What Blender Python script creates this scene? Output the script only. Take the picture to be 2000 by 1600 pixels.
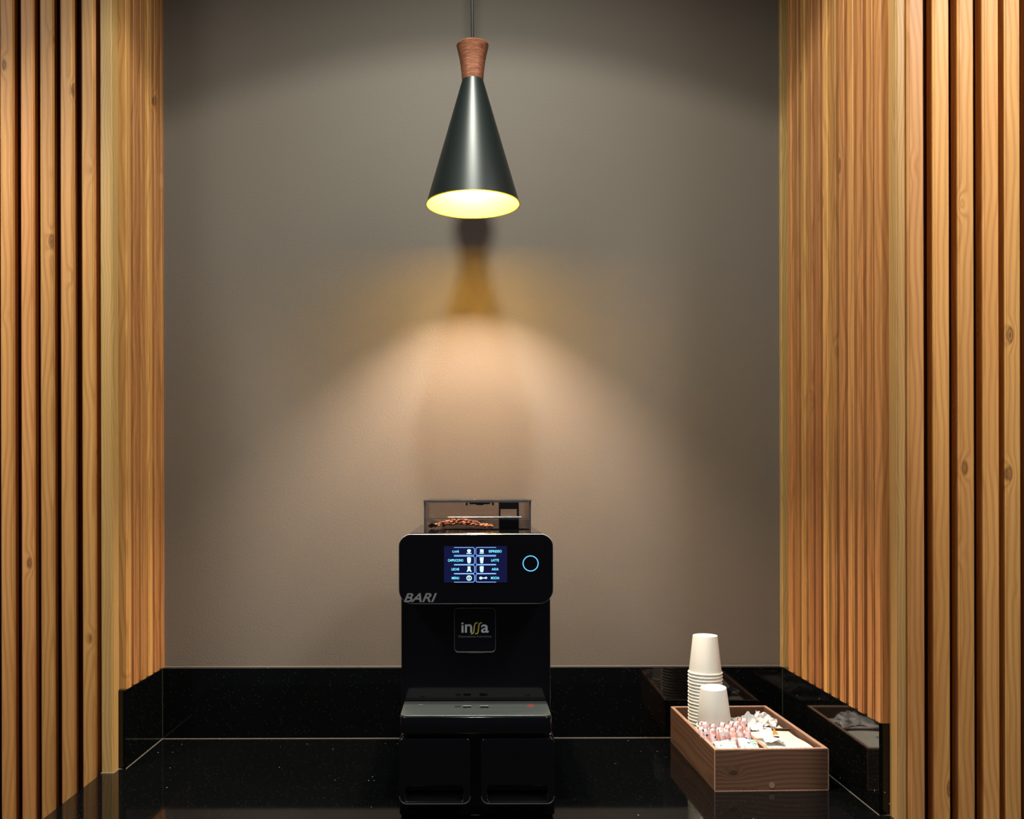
import bpy, bmesh, math, random
from mathutils import Vector, Matrix
random.seed(7)
for o in list(bpy.data.objects): bpy.data.objects.remove(o)
S = bpy.context.scene
COL = S.collection
EYE, CT, FPX, VX, VY = 1.54, 0.90, 1800.0, 920.0, 950.0

# ------------------------------------------------------------ camera, world, lights
cam = bpy.data.cameras.new('camera'); co = bpy.data.objects.new('camera', cam); COL.objects.link(co)
cam.sensor_width = 36; cam.lens = 36*FPX/2000; cam.shift_x = (1000-VX)/2000; cam.shift_y = (VY-800)/2000
cam.clip_start = 0.02
co.location = (0, 0, EYE); co.rotation_euler = (math.pi/2, math.radians(0.13), 0)
S.camera = co
w = bpy.data.worlds.new('world'); S.world = w; w.use_nodes = True
w.node_tree.nodes['Background'].inputs[0].default_value = (0.80, 0.86, 1.0, 1)
w.node_tree.nodes['Background'].inputs[1].default_value = 0.03
S.view_settings.view_transform = 'Standard'; S.view_settings.look = 'None'
S.view_settings.gamma = 1; S.view_settings.use_curve_mapping = False
S.view_settings.exposure = 0.0
CEIL = 3.25
SPOT = (0.0, 1.43, 3.20)
def spot(loc, watts, size, color, radius, blend=0.08, rot=(0, 0, 0)):
    l = bpy.data.lights.new('downlight_beam', 'SPOT'); o = bpy.data.objects.new('downlight_beam', l)
    l.energy = watts; l.spot_size = math.radians(size); l.spot_blend = blend; l.color = color; l.shadow_soft_size = radius
    o.location = loc; o.rotation_euler = rot; COL.objects.link(o)
spot(SPOT, 32, 120.4, (0.95, 0.985, 0.86), 0.05, 0.05)      # one downlight: a sharp cut-off from its can ...
spot(SPOT, 82, 160, (0.95, 0.985, 0.86), 0.05, 0.9)        # ... and the soft beam of its reflector
spot((-1.38, 1.30, 3.20), 96, 101, (1.0, 0.95, 0.88), 0.16, 0.25)
spot((1.22, 0.98, 3.20), 98, 124, (1.0, 0.95, 0.88), 0.11, 0.5)
def area(loc, rot, sx, sy, watts, color):
    l = bpy.data.lights.new('fill_glow', 'AREA'); o = bpy.data.objects.new('fill_glow', l)
    l.shape = 'RECTANGLE'; l.size = sx; l.size_y = sy; l.energy = watts; l.color = color
    o.location = loc; o.rotation_euler = rot; COL.objects.link(o)
area((1.5, 0.3, CEIL-0.04), (0, 0, 0), 0.3, 1.2, 21, (1.0, 0.96, 0.90))
area((-1.5, 0.3, CEIL-0.04), (0, 0, 0), 0.3, 1.2, 21, (1.0, 0.96, 0.90))   # pair of added fill lights, out of view, brightening the slats

# ------------------------------------------------------------ materials
def nt(name):
    m = bpy.data.materials.new(name); m.use_nodes = True
    return m, m.node_tree, m.node_tree.nodes['Principled BSDF']
def N(t, typ, **kw):
    n = t.nodes.new(typ)
    for k, v in kw.items(): setattr(n, k, v)
    return n
def math_n(t, op, a, b=None, c=None):
    n = N(t, 'ShaderNodeMath', operation=op)
    for i, v in enumerate((a, b, c)):
        if v is None: continue
        if isinstance(v, (int, float)): n.inputs[i].default_value = v
        else: t.links.new(v, n.inputs[i])
    return n.outputs[0]
def ramp(t, fac, stops):
    r = N(t, 'ShaderNodeValToRGB'); e = r.color_ramp.elements
    while len(e) < len(stops): e.new(0.5)
    for i, (p, c) in enumerate(stops):
        e[i].position = p; e[i].color = (*c, 1) if len(c) == 3 else c
    t.links.new(fac, r.inputs[0]); return r.outputs[0]
def mix(t, fac, a, b, mode='MIX'):
    n = N(t, 'ShaderNodeMix', data_type='RGBA', blend_type=mode)
    for s, v in ((n.inputs[0], fac), (n.inputs[6], a), (n.inputs[7], b)):
        if isinstance(v, (int, float)): s.default_value = v
        elif isinstance(v, tuple): s.default_value = (*v, 1)
        else: t.links.new(v, s)
    return n.outputs[2]
def simple(name, col, rough=0.5, metal=0.0, spec=0.5, bump=0.0, bscale=200, var=0.0, coat=0.0):
    m, t, b = nt(name)
    b.inputs['Roughness'].default_value = rough; b.inputs['Metallic'].default_value = metal
    b.inputs['Specular IOR Level'].default_value = spec; b.inputs['Coat Weight'].default_value = coat
    tc = N(t, 'ShaderNodeTexCoord'); nz = N(t, 'ShaderNodeTexNoise'); nz.inputs['Scale'].default_value = bscale
    t.links.new(tc.outputs['Object'], nz.inputs['Vector'])
    if var: t.links.new(mix(t, math_n(t, 'MULTIPLY', nz.outputs['Fac'], var), col, tuple(c*0.4 for c in col)), b.inputs['Base Color'])
    else: b.inputs['Base Color'].default_value = (*col, 1)
    if bump:
        bp = N(t, 'ShaderNodeBump'); bp.inputs['Strength'].default_value = bump; bp.inputs['Distance'].default_value = 0.001
        t.links.new(nz.outputs['Fac'], bp.inputs['Height']); t.links.new(bp.outputs[0], b.inputs['Normal'])
    return m
def emit(name, col, s):
    m = bpy.data.materials.new(name); m.use_nodes = True; t = m.node_tree; t.nodes.clear()
    o = N(t, 'ShaderNodeOutputMaterial'); e = N(t, 'ShaderNodeEmission')
    e.inputs[0].default_value = (*col, 1); e.inputs[1].default_value = s
    t.links.new(e.outputs[0], o.inputs[0]); return m

def wood(name, light, mid, dark, rough=0.42, ring=85, knots=True, tint=0.5, along='z', kn=(12, 12, 5.0), bump=0.2, ringk=0.60):
    m, t, b = nt(name)
    tc = N(t, 'ShaderNodeTexCoord'); oi = N(t, 'ShaderNodeObjectInfo')
    rnd = oi.outputs['Random']
    vadd = N(t, 'ShaderNodeVectorMath', operation='ADD')
    cx = N(t, 'ShaderNodeCombineXYZ')
    t.links.new(math_n(t, 'MULTIPLY', rnd, 37.0), cx.inputs[0]); t.links.new(math_n(t, 'MULTIPLY', rnd, 61.0), cx.inputs[1]); t.links.new(math_n(t, 'MULTIPLY', rnd, 97.0), cx.inputs[2])
    src = tc.outputs['Object']
    if along == 'x':
        mp0 = N(t, 'ShaderNodeMapping'); mp0.inputs['Rotation'].default_value = (0, math.pi/2, 0); t.links.new(src, mp0.inputs[0]); src = mp0.outputs[0]
    if along == 'y':
        mp0 = N(t, 'ShaderNodeMapping'); mp0.inputs['Rotation'].default_value = (math.pi/2, 0, 0); t.links.new(src, mp0.inputs[0]); src = mp0.outputs[0]
    t.links.new(src, vadd.inputs[0]); t.links.new(cx.outputs[0], vadd.inputs[1])
    def mapped(sc, v=vadd.outputs[0]):
        mp = N(t, 'ShaderNodeMapping'); mp.inputs['Scale'].default_value = sc; t.links.new(v, mp.inputs[0]); return mp.outputs[0]
    # growth rings around a wandering pith: cathedral figures where the pith runs close to the board
    wob = N(t, 'ShaderNodeTexNoise'); wob.inputs['Scale'].default_value = 1.0; wob.inputs['Detail'].default_value = 2
    t.links.new(mapped((3, 3, 2.2)), wob.inputs['Vector'])
    sep = N(t, 'ShaderNodeSeparateXYZ'); t.links.new(src, sep.inputs[0])
    offx = math_n(t, 'MULTIPLY', math_n(t, 'SUBTRACT', math_n(t, 'FRACT', math_n(t, 'MULTIPLY', rnd, 7.31)), 0.5), 0.09)
    x = math_n(t, 'ADD', math_n(t, 'ADD', sep.outputs[0], offx), math_n(t, 'MULTIPLY', math_n(t, 'SUBTRACT', wob.outputs['Fac'], 0.5), 0.07))
    sc = N(t, 'ShaderNodeSeparateColor'); t.links.new(wob.outputs['Color'], sc.inputs[0])
    y = math_n(t, 'ADD', math_n(t, 'ADD', sep.outputs[1], 0.022), math_n(t, 'MULTIPLY', math_n(t, 'SUBTRACT', sc.outputs[1], 0.5), 0.06))
    d = math_n(t, 'SQRT', math_n(t, 'ADD', math_n(t, 'MULTIPLY', x, x), math_n(t, 'MULTIPLY', y, y)))
    vor = N(t, 'ShaderNodeTexVoronoi'); vor.inputs['Scale'].default_value = 1.0
    t.links.new(mapped(kn), vor.inputs['Vector'])
    kd = vor.outputs['Distance']
    if knots:
        near = math_n(t, 'SUBTRACT', 1.0, math_n(t, 'MINIMUM', math_n(t, 'MULTIPLY', kd, 4.2), 1.0))
        d = math_n(t, 'ADD', d, math_n(t, 'MULTIPLY', math_n(t, 'MULTIPLY', near, near), 0.035))
    s = math_n(t, 'SINE', math_n(t, 'MULTIPLY', d, ring*2*math.pi))
    g = math_n(t, 'MULTIPLY_ADD', s, 0.5, 0.5)
    g = math_n(t, 'POWER', g, 2.0)
    fib = N(t, 'ShaderNodeTexNoise'); fib.inputs['Scale'].default_value = 1.0; fib.inputs['Detail'].default_value = 4
    t.links.new(mapped((420, 420, 7)), fib.inputs['Vector'])
    patch = N(t, 'ShaderNodeTexNoise'); patch.inputs['Scale'].default_value = 1.0; patch.inputs['Detail'].default_value = 2
    t.links.new(mapped((30, 30, 1.3)), patch.inputs['Vector'])
    c = mix(t, math_n(t, 'MULTIPLY', g, ringk), light, mid)
    c = mix(t, math_n(t, 'MULTIPLY', math_n(t, 'SUBTRACT', fib.outputs['Fac'], 0.35), 0.9), c, mid)
    c = mix(t, math_n(t, 'MULTIPLY', math_n(t, 'MAXIMUM', math_n(t, 'SUBTRACT', patch.outputs['Fac'], 0.45), 0.0), 1.6), c, mid)
    if knots:
        k = N(t, 'ShaderNodeValToRGB'); e = k.color_ramp.elements
        for _ in range(3): e.new(0.5)
        for i, (p, cc) in enumerate(((0.0, (0.75,)*3), (0.022, (0.80,)*3), (0.045, (0.42,)*3), (0.066, (0.72,)*3), (0.10, (0.0,)*3))):
            e[i].position = p; e[i].color = (1*cc[0], cc[0], cc[0], 1)
        t.links.new(kd, k.inputs[0])
        kr = N(t, 'ShaderNodeSeparateColor'); t.links.new(vor.outputs['Color'], kr.inputs[0])
        on = math_n(t, 'GREATER_THAN', kr.outputs[0], 0.15)
        c = mix(t, math_n(t, 'MULTIPLY', k.outputs[0], on), c, dark)
    hv = N(t, 'ShaderNodeHueSaturation')
    t.links.new(math_n(t, 'ADD', 1.0, math_n(t, 'MULTIPLY', math_n(t, 'SUBTRACT', math_n(t, 'FRACT', math_n(t, 'MULTIPLY', rnd, 13.7)), 0.5), tint)), hv.inputs['Value'])
    t.links.new(math_n(t, 'ADD', 0.5, math_n(t, 'MULTIPLY', math_n(t, 'SUBTRACT', math_n(t, 'FRACT', math_n(t, 'MULTIPLY', rnd, 5.9)), 0.5), 0.009)), hv.inputs['Hue'])
    t.links.new(c, hv.inputs['Color']); t.links.new(hv.outputs[0], b.inputs['Base Color'])
    b.inputs['Roughness'].default_value = rough; b.inputs['Specular IOR Level'].default_value = 0.4
    bp = N(t, 'ShaderNodeBump'); bp.inputs['Strength'].default_value = bump; bp.inputs['Distance'].default_value = 0.0008
    t.links.new(math_n(t, 'ADD', g, fib.outputs['Fac']), bp.inputs['Height']); t.links.new(bp.outputs[0], b.inputs['Normal'])
    return m

M = {}
M['larch'] = wood('larch', (0.68, 0.345, 0.115), (0.45, 0.18, 0.047), (0.10, 0.030, 0.010), tint=0.34)
M['larch_red'] = wood('larch_red', (0.57, 0.255, 0.085), (0.34, 0.12, 0.035), (0.08, 0.022, 0.008), tint=0.34)
M['oak'] = wood('oak', (0.54, 0.335, 0.125), (0.40, 0.215, 0.065), (0.2, 0.09, 0.03), ring=160, knots=False, tint=0.05)
M['backing'] = wood('stained_backing', (0.085, 0.035, 0.018), (0.05, 0.020, 0.011), (0.02, 0.01, 0.005), knots=False, tint=0.1)
M['walnut'] = wood('walnut', (0.175, 0.088, 0.052), (0.085, 0.038, 0.022), (0.018, 0.008, 0.006), ringk=0.55, ring=110, along='x', tint=0.1, kn=(11, 11, 7), rough=0.5)
M['walnut_y'] = wood('walnut_along_side', (0.175, 0.088, 0.052), (0.085, 0.038, 0.022), (0.018, 0.008, 0.006), ringk=0.55, ring=110, along='y', tint=0.1, kn=(11, 11, 7), rough=0.5)
M['walnut_rim'] = wood('walnut_rim', (0.58, 0.36, 0.26), (0.42, 0.24, 0.16), (0.1, 0.05, 0.03), ring=120, along='y', knots=False, tint=0.05, rough=0.55)
M['gloss_black'] = simple('gloss_black', (0.004, 0.004, 0.0055), 0.07, bump=0.03, bscale=30)
M['panel_glass'] = simple('panel_glass', (0.003, 0.003, 0.004), 0.04)
M['satin_black'] = simple('satin_black', (0.012, 0.012, 0.013), 0.35, bump=0.1, bscale=600)
M['chrome'] = simple('chrome', (0.80, 0.80, 0.82), 0.34, 0.85)
M['dark_chrome'] = simple('dark_chrome', (0.26, 0.26, 0.28), 0.30, 0.85)
M['cord'] = simple('cord_black', (0.010, 0.011, 0.013), 0.6, spec=0.3)
M['shade_black'] = simple('shade_black', (0.008, 0.012, 0.012), 0.40, spec=0.45, bump=0.06, bscale=300)
M['shade_gold'] = simple('shade_lining', (0.95, 0.70, 0.015), 0.45, var=0.0)
M['cup'] = simple('cup_paper', (0.88, 0.86, 0.79), 0.6, bump=0.1, bscale=400)
M['napkin'] = simple('napkin_paper', (0.88, 0.86, 0.78), 0.85, bump=0.5, bscale=260, var=0.06)
M['tissue'] = simple('tissue_paper', (0.84, 0.81, 0.81), 0.7, bump=0.3, bscale=200)
M['sealant'] = simple('sealant', (0.20, 0.175, 0.15), 0.5)
M['bean'] = simple('bean', (0.50, 0.19, 0.09), 0.35, bump=0.2, bscale=500, var=0.5)
M['silver_print'] = simple('silver_print', (0.32, 0.33, 0.35), 0.35, 0.5)
M['white_print'] = simple('white_print', (0.75, 0.80, 0.86), 0.5)
M['gold_print'] = simple('gold_print', (0.80, 0.62, 0.10), 0.5)
M['red_print'] = simple('red_print', (0.35, 0.04, 0.04), 0.5)
M['black_void'] = simple('dark_plastic', (0.004, 0.004, 0.004), 0.6)
M['orange_print'] = simple('orange_print', (0.62, 0.30, 0.04), 0.5)
M['steel'] = None
M['screen'] = emit('screen_blue', (0.008, 0.009, 0.050), 1.0)
M['scr_line'] = emit('screen_line', (0.25, 0.48, 1.0), 1.5)
M['scr_glow'] = emit('screen_band', (0.02, 0.12, 0.62), 0.9)
M['scr_text'] = emit('screen_text', (0.16, 0.78, 0.95), 1.5)
M['scr_icon'] = emit('screen_icon', (0.55, 0.95, 1.0), 1.4)
M['ring_glow'] = emit('ring_glow', (0.14, 0.55, 0.95), 1.3)
M['bulb_glow'] = emit('bulb_glow', (1.0, 0.79, 0.60), 3000.0)
M['lens_glow'] = emit('downlight_lens', (1.0, 0.93, 0.82), 6.0)

def wall_paint():
    m, t, b = nt('taupe_wall_paint')
    tc = N(t, 'ShaderNodeTexCoord')
    n1 = N(t, 'ShaderNodeTexNoise'); n1.inputs['Scale'].default_value = 170; n1.inputs['Detail'].default_value = 3
    n2 = N(t, 'ShaderNodeTexNoise'); n2.inputs['Scale'].default_value = 2.2; n2.inputs['Detail'].default_value = 2
    t.links.new(tc.outputs['Object'], n1.inputs['Vector']); t.links.new(tc.outputs['Object'], n2.inputs['Vector'])
    t.links.new(mix(t, math_n(t, 'MULTIPLY', n2.outputs['Fac'], 0.35), (0.168, 0.139, 0.116), (0.156, 0.130, 0.109)), b.inputs['Base Color'])
    b.inputs['Roughness'].default_value = 0.62; b.inputs['Specular IOR Level'].default_value = 0.3
    bp = N(t, 'ShaderNodeBump'); bp.inputs['Strength'].default_value = 0.28; bp.inputs['Distance'].default_value = 0.0015
    t.links.new(n1.outputs['Fac'], bp.inputs['Height']); t.links.new(bp.outputs[0], b.inputs['Normal'])
    return m
M['wall'] = wall_paint()
def granite():
    m, t, b = nt('black_granite')
    tc = N(t, 'ShaderNodeTexCoord')
    v = N(t, 'ShaderNodeTexVoronoi'); v.inputs['Scale'].default_value = 260
    t.links.new(tc.outputs['Object'], v.inputs['Vector'])
    s = N(t, 'ShaderNodeSeparateColor'); t.links.new(v.outputs['Color'], s.inputs[0])
    fleck = math_n(t, 'MULTIPLY', math_n(t, 'GREATER_THAN', s.outputs[0], 0.93), math_n(t, 'LESS_THAN', v.outputs['Distance'], 0.33))
    v2 = N(t, 'ShaderNodeTexVoronoi'); v2.inputs['Scale'].default_value = 42
    t.links.new(tc.outputs['Object'], v2.inputs['Vector'])
    s2 = N(t, 'ShaderNodeSeparateColor'); t.links.new(v2.outputs['Color'], s2.inputs[0])
    dust = math_n(t, 'MULTIPLY', math_n(t, 'GREATER_THAN', s2.outputs[1], 0.78), math_n(t, 'LESS_THAN', v2.outputs['Distance'], 0.06))
    c = mix(t, fleck, (0.0024, 0.0028, 0.0030), (0.020, 0.025, 0.025))
    c = mix(t, dust, c, (0.35, 0.35, 0.32))
    t.links.new(c, b.inputs['Base Color'])
    b.inputs['Roughness'].default_value = 0.06; b.inputs['Specular IOR Level'].default_value = 0.42
    return m
M['granite'] = granite()
def steel():
    m, t, b = nt('brushed_steel')
    tc = N(t, 'ShaderNodeTexCoord'); mp = N(t, 'ShaderNodeMapping'); mp.inputs['Scale'].default_value = (8, 700, 8)
    n = N(t, 'ShaderNodeTexNoise'); n.inputs['Detail'].default_value = 3; n.inputs['Scale'].default_value = 1
    t.links.new(tc.outputs['Object'], mp.inputs[0]); t.links.new(mp.outputs[0], n.inputs['Vector'])
    t.links.new(ramp(t, n.outputs['Fac'], ((0.3, (0.42, 0.47, 0.44)), (0.7, (0.70, 0.76, 0.72)))), b.inputs['Base Color'])
    b.inputs['Metallic'].default_value = 1; b.inputs['Roughness'].default_value = 0.42
    bp = N(t, 'ShaderNodeBump'); bp.inputs['Strength'].default_value = 0.2; bp.inputs['Distance'].default_value = 0.0005
    t.links.new(n.outputs['Fac'], bp.inputs['Height']); t.links.new(bp.outputs[0], b.inputs['Normal'])
    return m
M['steel'] = steel()
def collar_mat():
    m, t, b = nt('collar_brushed_copper_wood')
    tc = N(t, 'ShaderNodeTexCoord'); mp = N(t, 'ShaderNodeMapping'); mp.inputs['Scale'].default_value = (60, 60, 500)
    n = N(t, 'ShaderNodeTexNoise'); n.inputs['Detail'].default_value = 4; n.inputs['Scale'].default_value = 1
    t.links.new(tc.outputs['Object'], mp.inputs[0]); t.links.new(mp.outputs[0], n.inputs['Vector'])
    t.links.new(ramp(t, n.outputs['Fac'], ((0.3, (0.16, 0.05, 0.028)), (0.7, (0.42, 0.165, 0.09)))), b.inputs['Base Color'])
    b.inputs['Roughness'].default_value = 0.38; b.inputs['Metallic'].default_value = 0.35
    return m
M['collar'] = collar_mat()
def smoky():
    m = bpy.data.materials.new('smoky_acrylic'); m.use_nodes = True; t = m.node_tree; t.nodes.clear()
    o = N(t, 'ShaderNodeOutputMaterial'); mx = N(t, 'ShaderNodeMixShader'); tr = N(t, 'ShaderNodeBsdfTransparent'); gl = N(t, 'ShaderNodeBsdfGlossy')
    tr.inputs[0].default_value = (0.90, 0.87, 0.86, 1); gl.inputs['Roughness'].default_value = 0.04
    fr = N(t, 'ShaderNodeFresnel'); fr.inputs[0].default_value = 1.5
    t.links.new(fr.outputs[0], mx.inputs[0]); t.links.new(tr.outputs[0], mx.inputs[1]); t.links.new(gl.outputs[0], mx.inputs[2]); t.links.new(mx.outputs[0], o.inputs[0])
    return m
M['smoky'] = smoky()
def packet_mat(name, base, blotch, marks, th=0.52):
    m, t, b = nt(name)
    tc = N(t, 'ShaderNodeTexCoord'); oi = N(t, 'ShaderNodeObjectInfo')
    va = N(t, 'ShaderNodeVectorMath', operation='ADD'); t.links.new(tc.outputs['Object'], va.inputs[0])
    cx = N(t, 'ShaderNodeCombineXYZ'); t.links.new(math_n(t, 'MULTIPLY', oi.outputs['Random'], 9), cx.inputs[0]); t.links.new(math_n(t, 'MULTIPLY', oi.outputs['Random'], 5), cx.inputs[2]); t.links.new(cx.outputs[0], va.inputs[1])
    n = N(t, 'ShaderNodeTexNoise'); n.inputs['Scale'].default_value = 75; t.links.new(va.outputs[0], n.inputs['Vector'])
    v = N(t, 'ShaderNodeTexVoronoi'); v.inputs['Scale'].default_value = 120; t.links.new(va.outputs[0], v.inputs['Vector'])
    s = N(t, 'ShaderNodeSeparateColor'); t.links.new(v.outputs['Color'], s.inputs[0])
    c = mix(t, math_n(t, 'GREATER_THAN', n.outputs['Fac'], th), base, blotch)
    c = mix(t, math_n(t, 'MULTIPLY', math_n(t, 'GREATER_THAN', s.outputs[0], 0.86), math_n(t, 'LESS_THAN', v.outputs['Distance'], 0.42)), c, marks)
    t.links.new(c, b.inputs['Base Color']); b.inputs['Roughness'].default_value = 0.5
    return m
M['pink_packet'] = packet_mat('pink_packet', (0.80, 0.66, 0.68), (0.78, 0.34, 0.30), (0.07, 0.03, 0.10), 0.53)
M['pale_packet'] = packet_mat('pale_packet', (0.76, 0.78, 0.76), (0.40, 0.60, 0.56), (0.12, 0.20, 0.22), 0.50)
M['wrapper'] = packet_mat('wrapper', (0.82, 0.82, 0.84), (0.66, 0.66, 0.74), (0.45, 0.45, 0.5), 0.56)

# ------------------------------------------------------------ helpers
def tag(o, label=None, cat=None, group=None, kind=None):
    if label: o['label'] = label
    if cat: o['category'] = cat
    if group: o['group'] = group
    if kind: o['kind'] = kind
    return o
def empty(name, loc, rz=0):
    o = bpy.data.objects.new(name, None); COL.objects.link(o); o.location = loc; o.rotation_euler = (0, 0, rz); o.empty_display_size = 0.05
    return o
def link(name, me, mat, parent=None, loc=(0, 0, 0), smooth=False, angle=35):
    for m in (mat if isinstance(mat, (list, tuple)) else [mat]): me.materials.append(m) if len(me.materials) < (len(mat) if isinstance(mat, (list, tuple)) else 1) else None
    if smooth:
        for p in me.polygons: p.use_smooth = True
        me.set_sharp_from_angle(angle=math.radians(angle))
    o = bpy.data.objects.new(name, me); COL.objects.link(o); o.location = loc
    if parent: o.parent = parent
    return o
def bm_mesh(bm, name='m'):
    me = bpy.data.meshes.new(name); bmesh.ops.recalc_face_normals(bm, faces=bm.faces); bm.to_mesh(me); bm.free(); return me
def box_bm(x0, x1, y0, y1, z0, z1, bev=0.0, seg=1, bm=None, edges=None):
    own = bm is None
    b = bmesh.new()
    bmesh.ops.create_cube(b, size=1)
    for v in b.verts: v.co = Vector(((x0+x1)/2+v.co.x*(x1-x0), (y0+y1)/2+v.co.y*(y1-y0), (z0+z1)/2+v.co.z*(z1-z0)))
    if bev:
        es = b.edges[:] if edges is None else [e for e in b.edges if abs((e.verts[0].co-e.verts[1].co).normalized()['xyz'.index(edges)]) > 0.9]
        bmesh.ops.bevel(b, geom=es, offset=bev, segments=seg, affect='EDGES')
    if own: return b
    me = bpy.data.meshes.new('t'); b.to_mesh(me); b.free(); bm.from_mesh(me); bpy.data.meshes.remove(me)
def box(name, x0, x1, y0, y1, z0, z1, mat, parent=None, bev=0.0, seg=1, edges=None, org=None):
    ox, oy, oz = org if org is not None else ((x0+x1)/2, (y0+y1)/2, z0)
    if parent is not None and org is None: ox = oy = oz = 0
    b = box_bm(x0-ox, x1-ox, y0-oy, y1-oy, z0-oz, z1-oz, bev, seg, None, edges)
    return link(name, bm_mesh(b, name), mat, parent, (ox, oy, oz), smooth=seg > 1)
def lathe(name, prof, mat, parent=None, loc=(0, 0, 0), n=64, closed=False, mats_by=None):
    bm = bmesh.new(); rings = []
    for r, z in prof:
        if r < 1e-6: rings.append([bm.verts.new((0, 0, z))])
        else: rings.append([bm.verts.new((r*math.cos(2*math.pi*i/n), r*math.sin(2*math.pi*i/n), z)) for i in range(n)])
    pairs = list(zip(rings, rings[1:])) + ([(rings[-1], rings[0])] if closed else [])
    for k, (a, b) in enumerate(pairs):
        for i in range(n):
            j = (i+1) % n
            if len(a) == 1 and len(b) == 1: continue
            if len(a) == 1: f = bm.faces.new((a[0], b[j], b[i]))
            elif len(b) == 1: f = bm.faces.new((a[i], a[j], b[0]))
            else: f = bm.faces.new((a[i], a[j], b[j], b[i]))
            if mats_by: f.material_index = mats_by(k)
    return link(name, bm_mesh(bm, name), mat, parent, loc, smooth=True, angle=40)
def eval_curve(cu):
    o = bpy.data.objects.new('tmp', cu); COL.objects.link(o)
    dg = bpy.context.evaluated_depsgraph_get(); dg.update()
    me = bpy.data.meshes.new_from_object(o.evaluated_get(dg)); bpy.data.objects.remove(o); return me
FRONT = Matrix(((1, 0, 0, 0), (0, 0, -1, 0), (0, 1, 0, 0), (0, 0, 0, 1)))   # plane XY -> XZ, facing the camera
def plate_me(loops, thick, bev=0.0, front=True, res=2):
    cu = bpy.data.curves.new('c', 'CURVE'); cu.dimensions = '2D'; cu.fill_mode = 'BOTH'
    cu.extrude = max(thick/2-bev, 0); cu.bevel_depth = bev; cu.bevel_resolution = res; cu.offset = -bev
    for lp in loops:
        sp = cu.splines.new('POLY'); sp.points.add(len(lp)-1); sp.use_cyclic_u = True
        for p, (x, y) in zip(sp.points, lp): p.co = (x, y, 0, 1)
    me = eval_curve(cu); me.materials.clear()
    if front: me.transform(FRONT)
    return me
def rr(x0, x1, y0, y1, r, rt=None, n=7):
    rt = r if rt is None else rt; out = []
    for cx, cy, a0, q in ((x1-r, y0+r, -90, r), (x1-rt, y1-rt, 0, rt), (x0+rt, y1-rt, 90, rt), (x0+r, y0+r, 180, r)):
        for i in range(n+1):
            a = math.radians(a0+90*i/n); out.append((cx+q*math.cos(a), cy+q*math.sin(a)))
    return out
def tube_me(pts, r, cyclic=False, res=4):
    cu = bpy.data.curves.new('c', 'CURVE'); cu.dimensions = '3D'; cu.bevel_depth = r; cu.bevel_resolution = res; cu.use_fill_caps = True
    sp = cu.splines.new('POLY'); sp.points.add(len(pts)-1); sp.use_cyclic_u = cyclic
    for p, q in zip(sp.points, pts): p.co = (*q, 1)
    me = eval_curve(cu); me.materials.clear(); return me
def text_me(body, w=None, h=None, shear=0.0, bold=0.0, thick=0.0004, x=0, z=0, ax='CENTER'):
    """lettering in the XZ plane, its box centred on (x, z) and fitted to w x h"""
    cu = bpy.data.curves.new('t', 'FONT'); cu.body = body; cu.size = 1; cu.shear = shear; cu.offset = bold; cu.extrude = 0.001
    me = eval_curve(cu); me.materials.clear()
    xs = [v.co.x for v in me.vertices]; ys = [v.co.y for v in me.vertices]
    W, H = max(xs)-min(xs), max(ys)-min(ys); sx = w/W if w else h/H; sy = h/H if h else sx
    cx, cy = (max(xs)+min(xs))/2, (max(ys)+min(ys))/2
    for v in me.vertices: v.co = Vector(((v.co.x-cx)*sx+x, -thick*(1 if v.co.z > 0 else 0), (v.co.y-cy)*sy+z))
    return me
def join_me(mes, mats=None):
    bm = bmesh.new()
    for k, me in enumerate(mes):
        n0 = len(bm.faces); bm.from_mesh(me); bm.faces.ensure_lookup_table()
        for f in bm.faces[n0:]: f.material_index = mats[k] if mats else 0
    out = bpy.data.meshes.new('j'); bm.to_mesh(out); bm.free(); return out
def PX(px, D): return (px-VX)/FPX*D
def PZ(py, D): return EYE-(py-VY)/FPX*D
R = math.radians

# ------------------------------------------------------------ the setting
WB = 2.36
st = 'structure'
tag(box('floor', -2.2, 2.2, -2.0, 2.42, -0.06, 0, simple('floor_stone', (0.045, 0.04, 0.036), 0.5, var=0.3, bscale=6)), 'plain stone floor below the coffee counter', kind=st)
tag(box('ceiling', -2.2, 2.2, -2.0, 2.42, CEIL, CEIL+0.06, simple('ceiling_paint', (0.30, 0.29, 0.28), 0.8)), 'dark painted ceiling over the niche', kind=st)
tag(box('wall_back', -0.82, 0.84, WB, 2.42, 0, CEIL, M['wall']), 'taupe painted back wall of the niche', kind=st)

slat_mesh = {}
def slat_me(w_, d_, z0, z1):
    key = (round(w_, 4), round(d_, 4), round(z0, 3), round(z1, 3))
    if key not in slat_mesh:
        b = box_bm(-w_/2, w_/2, -d_/2, d_/2, 0, z1-z0, 0.0028, 3, None, 'z')
        me = bm_mesh(b, 'slat')
        for p in me.polygons: p.use_smooth = True
        me.set_sharp_from_angle(angle=R(50)); slat_mesh[key] = me
    return slat_mesh[key]
def slat(parent, xc, yc, w_, d_, z0, z1, mat, name='slat'):
    base = slat_me(w_, d_, z0, z1)
    o = bpy.data.objects.new(name, base)
    if not base.materials: base.materials.append(mat)
    COL.objects.link(o)
    o.material_slots[0].link = 'OBJECT'; o.material_slots[0].material = mat
    o.location = (xc-parent.location.x, yc-parent.location.y, z0-parent.location.z); o.parent = parent
    return o
TOPZ = CEIL
def backing(name, panels, label):
    bm = bmesh.new()
    for p in panels: box_bm(*p, bm=bm)
    ox, oy = panels[0][0], panels[0][2]
    for v in bm.verts: v.co -= Vector((ox, oy, 0))
    return tag(link(name, bm_mesh(bm, name), M['backing'], None, (ox, oy, 0)), label, kind=st)
SPL = CT+0.1785         # top of the upstands
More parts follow.
